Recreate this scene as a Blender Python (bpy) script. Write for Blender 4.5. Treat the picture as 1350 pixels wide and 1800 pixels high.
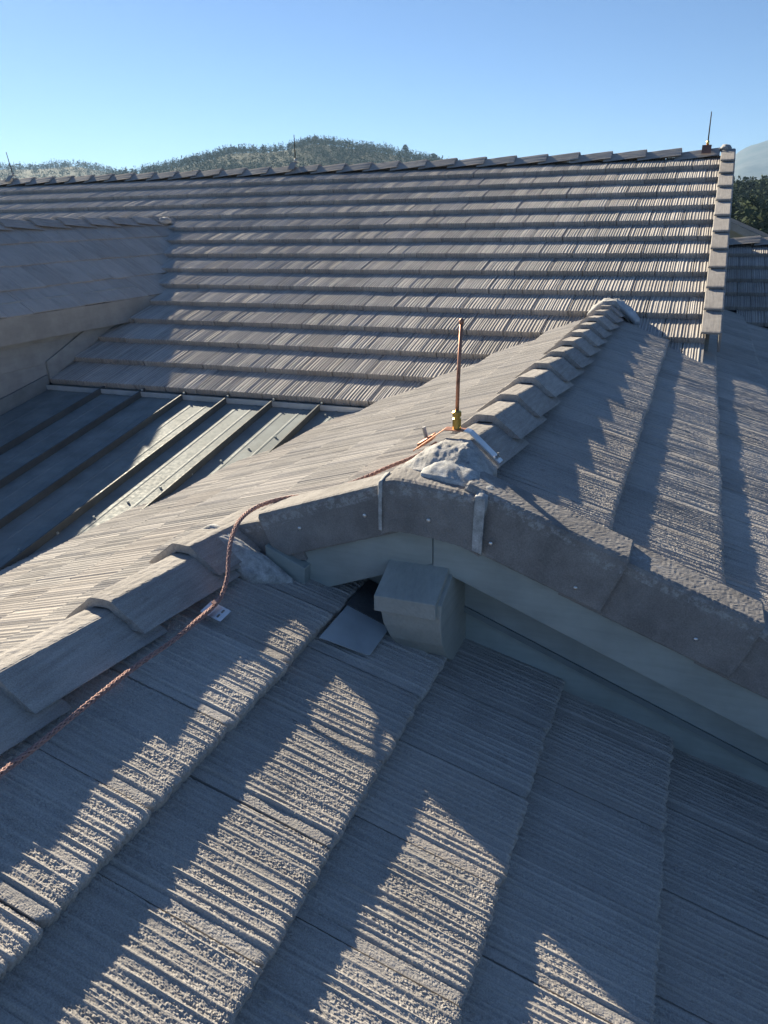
import bpy, bmesh, math, random
import numpy as np
from mathutils import Matrix, Vector, noise as mnoise

R = math.radians
scene = bpy.context.scene
for o in list(bpy.data.objects):
    bpy.data.objects.remove(o)

# ------------------------------------------------------------------ camera
YAW, PITCH, ROLL = 0.38024, 0.36447, -0.01921
cy, sy, cp, sp = math.cos(YAW), math.sin(YAW), math.cos(PITCH), math.sin(PITCH)
fw = Vector((-sy * cp, cy * cp, -sp)); rt = Vector((cy, sy, 0)); up0 = rt.cross(fw)
cr, sr = math.cos(ROLL), math.sin(ROLL)
r2 = rt * cr + up0 * sr; u2 = -rt * sr + up0 * cr
cam_d = bpy.data.cameras.new('camera')
cam_d.sensor_width = 36; cam_d.sensor_fit = 'AUTO'; cam_d.lens = 36 * 1364.13 / 1800
cam_d.clip_start = 0.05; cam_d.clip_end = 60000
cam = bpy.data.objects.new('camera', cam_d)
scene.collection.objects.link(cam)
cam.matrix_world = Matrix(((r2.x, u2.x, -fw.x, 0), (r2.y, u2.y, -fw.y, 0), (r2.z, u2.z, -fw.z, 0), (0, 0, 0, 1)))
scene.camera = cam

# ------------------------------------------------------------------ sky and sun
TO_SUN = Vector((-1.0, 0.72, 0.602)).normalized()
SUN_EL = math.asin(TO_SUN.z); SUN_AZ = math.atan2(TO_SUN.x, TO_SUN.y)     # azimuth from +Y towards +X
world = bpy.data.worlds.new('World'); scene.world = world; world.use_nodes = True
wn = world.node_tree.nodes; wl = world.node_tree.links
wn.clear()
sky = wn.new('ShaderNodeTexSky'); sky.sky_type = 'NISHITA'; sky.sun_disc = False
sky.sun_elevation = SUN_EL; sky.sun_rotation = SUN_AZ
sky.altitude = 1900; sky.air_density = 0.82; sky.dust_density = 0.28; sky.ozone_density = 6.0
bg = wn.new('ShaderNodeBackground'); bg.inputs['Strength'].default_value = 0.05
wo = wn.new('ShaderNodeOutputWorld')
wl.new(sky.outputs[0], bg.inputs[0]); wl.new(bg.outputs[0], wo.inputs[0])
sun_d = bpy.data.lights.new('sun', 'SUN'); sun_d.energy = 5.0; sun_d.angle = R(0.53); sun_d.color = (1.0, 0.88, 0.67)
sun = bpy.data.objects.new('sun', sun_d); scene.collection.objects.link(sun)
sun.rotation_euler = TO_SUN.to_track_quat('Z', 'Y').to_euler()
sun.location = TO_SUN * 60
scene.view_settings.view_transform = 'Standard'; scene.view_settings.look = 'None'
scene.view_settings.gamma = 1.0; scene.view_settings.use_curve_mapping = False
scene.view_settings.exposure = 1.32
scene.render.engine = 'CYCLES'
scene.cycles.use_denoising = True
scene.cycles.max_bounces = 6; scene.cycles.volume_bounces = 0
scene.cycles.volume_step_rate = 1.0

# ------------------------------------------------------------------ helpers
C = scene.collection
rnd = random.Random(7)
def link(o, parent=None):
    C.objects.link(o)
    if parent is not None: o.parent = parent
    return o
def raw_mesh(name, verts, faces, mat, smooth=False, attr=None):
    me = bpy.data.meshes.new(name)
    me.from_pydata([tuple(map(float, v)) for v in verts], [], [tuple(map(int, f)) for f in faces])
    if mat is not None: me.materials.append(mat)
    if smooth: me.shade_smooth()
    if attr is not None:
        a = me.attributes.new('crest', 'FLOAT', 'POINT'); a.data.foreach_set('value', np.asarray(attr, dtype=np.float32))
    me.update()
    return me
def obj(name, verts, faces, mat, parent=None, smooth=False, label=None, attr=None):
    o = bpy.data.objects.new(name, raw_mesh(name, verts, faces, mat, smooth, attr))
    if label: o['label'] = label
    return link(o, parent)
def empty(name, loc=(0, 0, 0)):
    o = bpy.data.objects.new(name, None); o.location = loc; o.empty_display_size = 0.2
    return link(o)
def tag(o, label, cat=None, group=None, kind=None):
    o['label'] = label
    if cat: o['category'] = cat
    if group: o['group'] = group
    if kind: o['kind'] = kind
    return o
def bm_obj(name, bm, mat, parent=None, smooth=False, label=None):
    me = bpy.data.meshes.new(name); bm.to_mesh(me); bm.free()
    me.materials.append(mat)
    if smooth: me.shade_smooth()
    o = bpy.data.objects.new(name, me)
    if label: o['label'] = label
    return link(o, parent)
def prism(pts, vec, bevel=0.0, seg=2):
    """closed prism: polygon pts (3-D) swept along vec; bevelled"""
    bm = bmesh.new(); vec = Vector(vec)
    a = [bm.verts.new(Vector(p)) for p in pts]; b = [bm.verts.new(Vector(p) + vec) for p in pts]
    n = len(pts)
    bm.faces.new(a[::-1]); bm.faces.new(b)
    for i in range(n): bm.faces.new((a[i], a[(i + 1) % n], b[(i + 1) % n], b[i]))
    bmesh.ops.recalc_face_normals(bm, faces=bm.faces)
    if bevel: bmesh.ops.bevel(bm, geom=list(bm.edges), offset=bevel, segments=seg, profile=0.6, affect='EDGES')
    return bm
def box_bm(lo, hi, bevel=0.0):
    (x0, y0, z0), (x1, y1, z1) = lo, hi
    return prism([(x0, y0, z0), (x1, y0, z0), (x1, y1, z0), (x0, y1, z0)], (0, 0, z1 - z0), bevel)
def tube(path, rad, sides=10, caps=True):
    """tube along a list of points; rad number or list -> verts, faces"""
    P = [Vector(p) for p in path]; n = len(P); V = []; F = []
    t0 = (P[1] - P[0]).normalized(); ref = Vector((0, 0, 1)) if abs(t0.z) < 0.9 else Vector((1, 0, 0))
    u = t0.cross(ref).normalized()
    for i in range(n):
        t = (P[min(i + 1, n - 1)] - P[max(i - 1, 0)]).normalized()
        u = (u - t * u.dot(t)).normalized(); v = t.cross(u)
        r = rad[i] if isinstance(rad, (list, tuple)) else rad
        for k in range(sides):
            a = 2 * math.pi * k / sides
            V.append(P[i] + u * (r * math.cos(a)) + v * (r * math.sin(a)))
    for i in range(n - 1):
        for k in range(sides):
            k2 = (k + 1) % sides
            F.append((i * sides + k, i * sides + k2, (i + 1) * sides + k2, (i + 1) * sides + k))
    if caps:
        F.append(tuple(range(sides))[::-1]); F.append(tuple((n - 1) * sides + k for k in range(sides)))
    return V, F
def upnoise(nx, ny, cx, cy_, rng):
    """smooth value noise on an nx by ny grid from a coarse cx by cy_ lattice, about -1..1"""
    g = rng.uniform(-1, 1, (cx + 2, cy_ + 2))
    x = np.linspace(0, cx, nx); y = np.linspace(0, cy_, ny)
    xi = np.floor(x).astype(int); yi = np.floor(y).astype(int)
    xf = x - xi; yf = y - yi; xf = xf * xf * (3 - 2 * xf); yf = yf * yf * (3 - 2 * yf)
    A = g[xi][:, yi]; B = g[xi + 1][:, yi]; Cc = g[xi][:, yi + 1]; D = g[xi + 1][:, yi + 1]
    xf = xf[:, None]; yf = yf[None, :]
    return (A * (1 - xf) + B * xf) * (1 - yf) + (Cc * (1 - xf) + D * xf) * yf

# ------------------------------------------------------------------ materials
def new_mat(name):
    m = bpy.data.materials.new(name); m.use_nodes = True
    nt = m.node_tree; b = nt.nodes['Principled BSDF']
    return m, nt, b
def N(nt, typ, **kw):
    n = nt.nodes.new(typ)
    for k, v in kw.items():
        if k.startswith('i_'): n.inputs[k[2:].replace('_', ' ')].default_value = v
        else: setattr(n, k, v)
    return n
def ramp(nt, src, stops):
    n = nt.nodes.new('ShaderNodeValToRGB'); e = n.color_ramp.elements
    while len(e) < len(stops): e.new(0.5)
    for el, (p, c) in zip(e, stops):
        el.position = p; el.color = (c[0], c[1], c[2], 1) if not isinstance(c, (int, float)) else (c, c, c, 1)
    nt.links.new(src, n.inputs[0]); return n.outputs[0]
def mix(nt, a, b, fac, mode='MIX'):
    n = nt.nodes.new('ShaderNodeMix'); n.data_type = 'RGBA'; n.blend_type = mode
    for sock, v in ((n.inputs['A'], a), (n.inputs['B'], b), (n.inputs['Factor'], fac)):
        if hasattr(v, 'is_linked'): nt.links.new(v, sock)
        elif isinstance(v, (int, float)): sock.default_value = v
        else: sock.default_value = (v[0], v[1], v[2], 1)
    return n.outputs['Result']
def coords(nt, rand=True, out='Object'):
    tc = nt.nodes.new('ShaderNodeTexCoord')
    if not rand: return tc.outputs[out], None
    oi = nt.nodes.new('ShaderNodeObjectInfo')
    mu = nt.nodes.new('ShaderNodeMath'); mu.operation = 'MULTIPLY'; mu.inputs[1].default_value = 37.0
    nt.links.new(oi.outputs['Random'], mu.inputs[0])
    ad = nt.nodes.new('ShaderNodeVectorMath'); ad.operation = 'ADD'
    nt.links.new(tc.outputs[out], ad.inputs[0]); nt.links.new(mu.outputs[0], ad.inputs[1])
    return ad.outputs[0], oi.outputs['Random']
def scaled(nt, vec, s):
    m = nt.nodes.new('ShaderNodeMapping'); m.inputs['Scale'].default_value = s
    nt.links.new(vec, m.inputs['Vector']); return m.outputs[0]
def noise(nt, vec, scale, detail=3, rough=0.6):
    n = nt.nodes.new('ShaderNodeTexNoise'); n.inputs['Scale'].default_value = scale
    n.inputs['Detail'].default_value = detail; n.inputs['Roughness'].default_value = rough
    nt.links.new(vec, n.inputs['Vector']); return n.outputs[0]
def bump(nt, b, h, strength, dist):
    n = nt.nodes.new('ShaderNodeBump'); n.inputs['Strength'].default_value = strength; n.inputs['Distance'].default_value = dist
    nt.links.new(h, n.inputs['Height']); nt.links.new(n.outputs[0], b.inputs['Normal'])

def tile_material(name, dark, light, streak=(140, 1.3, 40), crest=((0.45, 0), (1.0, 0.22)), grit=0.0014, warm=(0.47, 0.40, 0.345)):
    m, nt, b = new_mat(name)
    v, rv = coords(nt)
    st = noise(nt, scaled(nt, v, streak), 1.0, 3, 0.65)
    gr = noise(nt, v, 330, 2, 0.7)
    pa = noise(nt, v, 4.5, 3, 0.6)
    col = mix(nt, dark, light, ramp(nt, st, [(0.30, 0), (0.70, 1)]))
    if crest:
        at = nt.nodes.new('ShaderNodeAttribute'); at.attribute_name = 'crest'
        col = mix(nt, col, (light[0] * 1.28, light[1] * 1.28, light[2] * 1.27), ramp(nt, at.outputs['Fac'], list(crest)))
    col = mix(nt, col, ramp(nt, gr, [(0.30, 0.68), (0.52, 1.0), (0.72, 1.25)]), 0.75, 'MULTIPLY')
    col = mix(nt, col, ramp(nt, pa, [(0.32, 0.84), (0.5, 1.0), (0.7, 1.08)]), 0.8, 'MULTIPLY')
    sp_ = noise(nt, v, 13, 5, 0.75)
    col = mix(nt, col, (0.62, 0.60, 0.58), ramp(nt, sp_, [(0.60, 0), (0.72, 0.55)]), 'MULTIPLY')
    li = noise(nt, v, 70, 2, 0.5)
    col = mix(nt, col, (0.56, 0.56, 0.53), ramp(nt, li, [(0.715, 0), (0.76, 0.55)]))
    wv = ramp(nt, rv, [(0.0, 0.87), (0.5, 1.0), (1.0, 1.09)])
    col = mix(nt, col, wv, 1.0, 'MULTIPLY')
    wr = nt.nodes.new('ShaderNodeMath'); wr.operation = 'FRACT'
    w1 = nt.nodes.new('ShaderNodeMath'); w1.operation = 'MULTIPLY'; w1.inputs[1].default_value = 17.31
    nt.links.new(rv, w1.inputs[0]); nt.links.new(w1.outputs[0], wr.inputs[0])
    col = mix(nt, col, warm, ramp(nt, wr.outputs[0], [(0.6, 0.0), (1.0, 0.22)]))
    nt.links.new(col, b.inputs['Base Color'])
    b.inputs['Roughness'].default_value = 0.93; b.inputs['Specular IOR Level'].default_value = 0.25
    hb = nt.nodes.new('ShaderNodeMath'); hb.operation = 'MULTIPLY_ADD'; hb.inputs[1].default_value = 0.6
    nt.links.new(st, hb.inputs[0]); nt.links.new(gr, hb.inputs[2])
    bump(nt, b, hb.outputs[0], 0.7, grit)
    return m
M = {}
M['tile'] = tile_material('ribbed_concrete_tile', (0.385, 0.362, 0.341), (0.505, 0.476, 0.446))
M['tile_far'] = tile_material('worn_lit_rib_tile', (0.335, 0.315, 0.298), (0.43, 0.405, 0.38), crest=((0.25, 0), (0.95, 1.0)))  # worn pale crests, contrast raised in the colour to mimic sunlit rib stripes
M['cap'] = tile_material('concrete_ridge_cap', (0.325, 0.305, 0.288), (0.46, 0.433, 0.407), (90, 5, 60), False, 0.0010)
def rake_material():
    m, nt, b = new_mat('weathered_rake_concrete')
    v, rv = coords(nt)
    big = noise(nt, v, 7, 4, 0.65); gr = noise(nt, v, 260, 2, 0.7); st = noise(nt, scaled(nt, v, (14, 3, 26)), 1.0, 4, 0.7)
    col = mix(nt, (0.225, 0.213, 0.206), (0.335, 0.317, 0.304), ramp(nt, big, [(0.35, 0), (0.65, 1)]))
    col = mix(nt, col, (0.52, 0.52, 0.52), ramp(nt, st, [(0.64, 0), (0.78, 0.45)]))
    tc = nt.nodes.new('ShaderNodeTexCoord'); sx = nt.nodes.new('ShaderNodeSeparateXYZ'); nt.links.new(tc.outputs['Object'], sx.inputs[0])
    wob = nt.nodes.new('ShaderNodeMath'); wob.operation = 'MULTIPLY_ADD'; wob.inputs[1].default_value = 0.10
    nt.links.new(st, wob.inputs[0]); nt.links.new(sx.outputs['Z'], wob.inputs[2])
    band = ramp(nt, wob.outputs[0], [(0.0, 0), (0.008, 0.6), (0.024, 0.6), (0.034, 0)])
    col = mix(nt, col, (0.52, 0.52, 0.52), mix(nt, (0, 0, 0), band, ramp(nt, noise(nt, v, 55, 3, 0.7), [(0.45, 0), (0.6, 1)])))
    col = mix(nt, col, ramp(nt, gr, [(0.3, 0.7), (0.55, 1.0), (0.75, 1.25)]), 0.7, 'MULTIPLY')
    nt.links.new(col, b.inputs['Base Color']); b.inputs['Roughness'].default_value = 0.9; b.inputs['Specular IOR Level'].default_value = 0.25
    bump(nt, b, gr, 0.6, 0.0009); return m
M['rake'] = rake_material()
def paint_material(name, col, grain=(6, 60, 60), depth=0.0006, rough=0.55):
    m, nt, b = new_mat(name)
    v, rv = coords(nt)
    g = noise(nt, scaled(nt, v, grain), 1.0, 4, 0.65); d = noise(nt, v, 5, 4, 0.6)
    c = mix(nt, (col[0] * 0.86, col[1] * 0.86, col[2] * 0.86), (col[0] * 1.1, col[1] * 1.1, col[2] * 1.1), ramp(nt, d, [(0.35, 0), (0.65, 1)]))
    c = mix(nt, c, ramp(nt, g, [(0.3, 0.85), (0.6, 1.05)]), 0.6, 'MULTIPLY')
    nt.links.new(c, b.inputs['Base Color']); b.inputs['Roughness'].default_value = rough; b.inputs['Specular IOR Level'].default_value = 0.35
    bump(nt, b, g, 0.7, depth); return m
M['fascia'] = paint_material('fascia_paint', (0.37, 0.41, 0.395))
M['trim'] = paint_material('trim_paint', (0.36, 0.40, 0.395))
M['beam'] = paint_material('beam_paint', (0.41, 0.42, 0.39), (90, 4, 90), 0.004, 0.65)
M['siding'] = paint_material('siding_paint', (0.33, 0.345, 0.34), (60, 4, 20), 0.0008)
M['tan'] = paint_material('eave_board_paint', (0.31, 0.31, 0.295), (60, 4, 20), 0.0006)
def metal_material(name, col, rough, metallic=1.0, spots=0.0):
    m, nt, b = new_mat(name)
    v, rv = coords(nt)
    d = noise(nt, v, 6, 4, 0.6); f = noise(nt, v, 45, 3, 0.6)
    c = mix(nt, (col[0] * 0.8, col[1] * 0.8, col[2] * 0.8), (col[0] * 1.15, col[1] * 1.15, col[2] * 1.15), ramp(nt, d, [(0.3, 0), (0.7, 1)]))
    if spots: c = mix(nt, c, (0.10, 0.075, 0.06), ramp(nt, f, [(0.58, 0), (0.75, spots)]))
    nt.links.new(c, b.inputs['Base Color']); b.inputs['Metallic'].default_value = metallic
    nt.links.new(ramp(nt, f, [(0.3, rough * 0.85), (0.7, min(1, rough * 1.25))]), b.inputs['Roughness'])
    bump(nt, b, f, 0.25, 0.0005); return m
M['metal_roof'] = metal_material('painted_steel_roof', (0.225, 0.255, 0.262), 0.6, 0.0)
M['metal_roof'].node_tree.nodes['Principled BSDF'].inputs['Specular IOR Level'].default_value = 0.12
M['seam'] = metal_material('shaded_seam_steel', (0.085, 0.10, 0.105), 0.6, 0.0)  # seam shade put into the colour: a darker copy of the roof steel
M['flash'] = metal_material('painted_flashing', (0.50, 0.54, 0.57), 0.4, 0.2)
M['copper'] = metal_material('copper', (0.52, 0.27, 0.19), 0.55, 1.0, 0.8)
M['cable'] = metal_material('copper_strand', (0.48, 0.29, 0.25), 0.75, 0.1, 0.6)
M['brass'] = metal_material('brass', (0.72, 0.50, 0.16), 0.28)
M['alu'] = metal_material('aluminium', (0.78, 0.78, 0.80), 0.33)
M['steel'] = metal_material('weathered_steel', (0.42, 0.42, 0.42), 0.5)
def rough_material(name, a, bcol, sc, depth, detail=5):
    m, nt, b = new_mat(name)
    v, rv = coords(nt)
    n1 = noise(nt, v, sc, detail, 0.7); n2 = noise(nt, v, sc * 9, 3, 0.7)
    c = mix(nt, a, bcol, ramp(nt, n1, [(0.35, 0), (0.65, 1)]))
    c = mix(nt, c, ramp(nt, n2, [(0.3, 0.7), (0.7, 1.2)]), 0.7, 'MULTIPLY')
    nt.links.new(c, b.inputs['Base Color']); b.inputs['Roughness'].default_value = 0.95; b.inputs['Specular IOR Level'].default_value = 0.2
    bump(nt, b, n2, 0.8, depth); return m
M['mortar'] = rough_material('mortar', (0.32, 0.315, 0.305), (0.56, 0.55, 0.54), 22, 0.003)
M['pale_mortar'] = rough_material('pale_mortar', (0.34, 0.34, 0.335), (0.66, 0.66, 0.65), 30, 0.002)
M['deck'] = rough_material('roof_underlay', (0.09, 0.095, 0.10), (0.13, 0.135, 0.14), 10, 0.001)
M['wall'] = rough_material('stucco', (0.22, 0.21, 0.19), (0.28, 0.27, 0.24), 20, 0.002)
M['ground'] = rough_material('dry_hill_ground', (0.030, 0.042, 0.022), (0.052, 0.060, 0.034), 0.02, 0.2)
M['rock'] = rough_material('mountain_rock', (0.06, 0.08, 0.075), (0.16, 0.16, 0.15), 0.004, 2.0, 7)
def leaf_material(name, a, b_):
    m, nt, b = new_mat(name)
    v, rv = coords(nt, False)
    n1 = noise(nt, v, 0.35, 3, 0.7)
    nt.links.new(mix(nt, a, b_, ramp(nt, n1, [(0.35, 0), (0.65, 1)])), b.inputs['Base Color'])
    b.inputs['Roughness'].default_value = 0.9; b.inputs['Specular IOR Level'].default_value = 0.15
    return m
M['pine'] = leaf_material('pine_foliage', (0.030, 0.048, 0.022), (0.058, 0.083, 0.038))
M['oak'] = leaf_material('scrub_foliage', (0.038, 0.058, 0.026), (0.072, 0.095, 0.042))
M['bark'] = rough_material('bark', (0.05, 0.04, 0.03), (0.09, 0.07, 0.055), 2, 0.02)

# ------------------------------------------------------------------ roof tile shapes
E_, TW, TH, TL = 0.34, 0.281, 0.036, 0.43       # course exposure, tile width, butt height, tile length
def tile_mesh(name, nx, ny, seed, w=TW, e=E_, th=TH, length=TL, grit=1.0, ridge=1.0, even=False, ragged=1.0):
    rng = np.random.default_rng(seed)
    w -= 0.0045
    xs = np.linspace(-w / 2, w / 2, nx); ys = np.linspace(0, 1, ny) ** 1.15 * length
    prof = np.zeros(nx); smooth = np.zeros(nx)
    x = -w / 2 + (0.008 if even else 0.034)
    while x < w / 2 - 0.004:                                  # strong smooth ribs at uneven spacing
        wd = rng.uniform(0.0042, 0.0060) if even else rng.uniform(0.0020, 0.0036); hh = rng.uniform(0.0040, 0.0062) if even else rng.uniform(0.0024, 0.0046)
        g = np.exp(-((xs - x) / wd) ** 2); prof += g * hh; smooth = np.maximum(smooth, g)
        x += rng.uniform(0.014, 0.030) if even else rng.uniform(0.012, 0.034)
    x = -w / 2 + 0.030
    while x < w / 2:                                          # fine ribs between
        g = np.exp(-((xs - x) / 0.0022) ** 2); prof += g * rng.uniform(0.0, 0.0006 if even else 0.0014)
        x += rng.uniform(0.006, 0.010)
    band = np.interp(xs, np.linspace(-w / 2, w / 2, 9), rng.uniform(-0.0012, 0.0012, 9)); prof += band
    lapw = (xs < -w / 2 + (0.004 if even else 0.026))                              # flat interlock strip beside the joint
    prof = np.where(lapw, -0.0012, prof); smooth = np.where(lapw, 0.55, smooth)
    if not even: prof -= 0.0045 * np.exp(-((xs + w / 2 - 0.027) / 0.002) ** 2)
    prof *= ridge
    Zn = np.zeros((nx, ny)) + prof[:, None]
    if ny > 20:
        mod = 0.75 + 0.35 * upnoise(nx, ny, 26, 7, rng)
        Zn = Zn * mod
        g1 = upnoise(nx, ny, max(4, int(w / 0.0055)), int(length / 0.009), rng)
        g2 = rng.uniform(-1, 1, (nx, ny))
        amp = (1 - 0.85 * smooth)[:, None] * (0.8 + 0.5 * upnoise(nx, ny, 12, 4, rng))
        gran = np.maximum(g1 * 0.0009 + g2 * 0.0013, -0.0017)
        Zn = Zn + gran * amp * grit
    # ragged, rounded lower edge
    rag = np.abs(np.interp(xs, np.linspace(-w / 2, w / 2, 24), rng.uniform(0, 1, 24))) * 0.006 + rng.uniform(0, 0.0022, nx)
    rag *= ragged
    rag += ragged * np.where(prof < 0.0003, 0.003, 0.0) + (0 if even else rng.uniform(0.003, 0.016)) * np.exp(-((xs + w / 2) / rng.uniform(0.005, 0.012)) ** 2)
    Y = ys[None, :] + (rag[:, None]) * np.exp(-ys[None, :] / 0.02)
    drop = 0.0065 * np.exp(-ys[None, :] / 0.006) * (0.6 + 0.8 * rng.uniform(0, 1, nx))[:, None]
    Z = -th * Y / e + Zn - (drop if ny > 20 else drop * 0.4)
    V = []; idx = np.arange(nx * ny).reshape(nx, ny)
    V = [(xs[i], Y[i, j], Z[i, j]) for i in range(nx) for j in range(ny)]
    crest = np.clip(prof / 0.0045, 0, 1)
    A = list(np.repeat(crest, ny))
    F = [(idx[i, j], idx[i + 1, j], idx[i + 1, j + 1], idx[i, j + 1]) for i in range(nx - 1) for j in range(ny - 1)]
    prev = idx[:, 0]
    for t in ((0.45, 1.0) if ny > 20 else (1.0,)):            # butt face, rough
        row = []
        for i in range(nx):
            yy = Y[i, 0] + (-0.0016 + 0.004 * t + rng.uniform(-0.0014, 0.0014) if ny > 20 else 0.003 * t)
            row.append(len(V)); V.append((xs[i], yy, Z[i, 0] * (1 - t) + (-th) * t + (0 if t == 1.0 else rng.uniform(-.001, .001)))); A.append(0)
        for i in range(nx - 1): F.append((row[i], row[i + 1], prev[i + 1], prev[i]))
        prev = row
    # sides and underside
    bl = []
    for i in (0, nx - 1):
        a = len(V); V.append((xs[i], length, -th * length / e - th)); A.append(0); bl.append(a)
        col = list(idx[i, :])
        loop = [prev[i if i == 0 else -1]] + col + [a]
        F.append(tuple(loop) if i == nx - 1 else tuple(loop[::-1]))
    F.append((bl[0], bl[1], prev[-1], prev[0]) if len(prev) == 2 else tuple([bl[1], bl[0]] + list(prev)))
    return raw_mesh(name, V, F, M['tile'], False, A)
HI = [tile_mesh('tile_fine', 141, 130, 100 + i) for i in range(7)]
MID = [tile_mesh('tile_medium', 95, 26, 200 + i, grit=0.9) for i in range(6)]
LOW = [tile_mesh('tile_coarse', 75, 6, 300 + i, th=0.048, ridge=1.0, even=True) for i in range(8)]
for m_ in LOW: m_.materials.clear(); m_.materials.append(M['tile_far'])
SUNNY = [tile_mesh('tile_sunlit', 141, 18, 250 + i, even=True, ridge=0.9, ragged=0.25) for i in range(6)]
HALF = [tile_mesh('tile_half', 40, 6, 350 + i, w=TW / 2, th=0.048, ridge=1.0, even=True) for i in range(3)]
for m_ in HALF: m_.materials.clear(); m_.materials.append(M['tile_far'])
E5 = 0.295
DORM = [tile_mesh('tile_dormer', 60, 5, 400 + i, e=E5, th=0.013, length=0.36) for i in range(5)]

PT = math.atan(0.3885); c_, s_ = math.cos(PT), math.sin(PT); T = 0.3885
class Slope:
    def __init__(self, O, down):
        self.O = Vector(O); self.down = Vector(down).normalized(); self.up = -self.down
        hor = Vector((self.down.x, self.down.y, 0)).normalized()
        self.X = Vector((0, 0, 1)).cross(hor).normalized()
        self.n = self.X.cross(self.up).normalized()
        if self.n.z < 0: self.X = -self.X; self.n = self.X.cross(self.up).normalized()
    def at(self, s, d, h=0.0):                 # s along the courses (world axis X), d down the slope, h above
        return self.O + self.X * s + self.down * d + self.n * h
    def basis(self): return Matrix((self.X, self.up, self.n)).transposed()
P1 = Slope((-1.1889, 0, -0.9475), (c_, 0, -s_))
P3 = Slope((-0.4695, 0, -0.7195), (c_, 0, -s_))
P2 = Slope((-0.61, 0, -0.42 - 0.61 * T), (-c_, 0, -s_))
P4 = Slope((0, 9.2776, 0.5355), (0, -c_, -s_))
P6 = Slope((0, 11.1, -0.38), (0, -c_, -s_))
P5P = R(33.5); P5 = Slope((-5.72, 0, 0.0), (math.cos(P5P), 0, -math.sin(P5P)))

def zP1(x): return -1.4094 - T * x
def zP3(x): return -0.9018 - T * x
def zP2(x): return -0.42 + T * x
def zP4(y): return -3.0688 + T * y
def zMet(y): return -1.265 + 0.19 * (y - 4.84)
def zP5(x): return -math.tan(P5P) * (x + 5.72)

house = empty('house', (-2, 4, -7))
tag(house, 'grey tiled house roof of several gables around a dark metal roof', 'house')
bpy.context.view_layer.update()
HM = house.matrix_world.inverted()
def sheet(name, pts, thick, mat, label):
    """a slope's underlay: polygon pts (on the slope) sunk and given thickness"""
    return pts
def deck(slope, corners, label, sink=0.095):
    """closed slab under the tiles; corners = (s, d) pairs"""
    pts = [slope.at(s, d, -sink) for s, d in corners]
    o = bm_obj('roof_slope', prism(pts, slope.n * -0.03), M['deck'], house, False, label)
    o.matrix_parent_inverse = HM
    return o
n_tiles = 0
def lay(slope, par, meshes, k, s, e=E_, jit=1.0, name='roof_tile'):
    global n_tiles
    o = bpy.data.objects.new(name, meshes[rnd.randrange(len(meshes))])
    B = slope.basis()
    rot = Matrix.Rotation(rnd.gauss(0, 0.0022) * jit, 3, 'Z') @ Matrix.Rotation(rnd.gauss(0, 0.002) * jit, 3, 'Y') @ Matrix.Rotation(rnd.gauss(0, 0.002) * jit, 3, 'X')
    p = slope.at(s, k * e + rnd.gauss(0, 0.0022) * jit, rnd.gauss(0.0005, 0.0012) * jit)
    o.matrix_world = Matrix.Translation(p) @ (B @ rot).to_4x4()
    link(o, par); o.matrix_parent_inverse = PI_
    n_tiles += 1
    return o
PI_ = Matrix.Identity(4)                   # the decks' own world matrix is the identity

# --- P1, the foreground slope: s = +Y
d1 = deck(P1, [(-1.6, -0.10), (2.12, -0.10), (2.12, 3.4), (-1.6, 3.4)], 'foreground roof slope below the low ridge, half in shade')
for k in range(1, 9):
    ph = 0.665 if k % 2 else 0.809
    for j in range(-7, 6):
        s = ph + (j + 0.5) * TW
        if s > 2.16 or s < -0.3: continue
        if k > 6 and s < 0.6: continue
        lay(P1, d1, HI, k, s)
# --- P3, right of the upper ridge
d3 = deck(P3, [(2.0, -0.15), (10.4, -0.15), (10.4, 3.2), (2.0, 3.2)], 'slope falling away right of the upper ridge')
for k in range(1, 6):
    ph = 0.05 if k % 2 else 0.19
    for j in range(0, 40):
        s = 1.90 + ph + (j + 0.5) * TW
        if s < 1.93 + 0.10: continue
        x = P3.at(s, k * E_ - 0.2).x
        if s > 9.9 - x: continue
        if x < 0.10 and s > 5.577 - x + 0.55: continue
        lay(P3, d3, HI if s < 4.2 else MID, k, s)
# --- P2, sunlit left slope shared by both ridges: X axis = -Y, so s = -y
d2 = deck(P2, [(1.6, 0.73), (-1.95, 0.73), (-1.95, 0.02), (-6.3, 0.02), (-6.3, 0.9), (-2.0, 4.4), (1.6, 4.4)], 'sunlit roof slope left of both ridges')
for k in range(1, 14):
    ph = 0.0 if k % 2 else TW / 2
    x = -0.61 - (k * E_ + 0.10 - 0.2) * c_
    for j in range(-6, 24):
        y = ph + (j + 0.5) * TW
        if y < 0.1 or y > x + 6.817 + 0.35: continue
        if x > -1.30 and y < 2.02: continue
        ym = 4.84 + (zP2(x) + 1.265) / 0.19            # metal roof meets this slope here
        if zP2(x) < zMet(4.84) + 0.25 and y > ym + 1.3 and False: continue
        if y < 4.9 and zP2(x) < zMet(y) - 0.22: continue
        if y >= 4.9 and zP2(x) < zP4(y) - 0.25: continue
        o = lay(P2, d2, SUNNY, k, -y, jit=0.5)
        o.location += P2.down * 0.10
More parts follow.
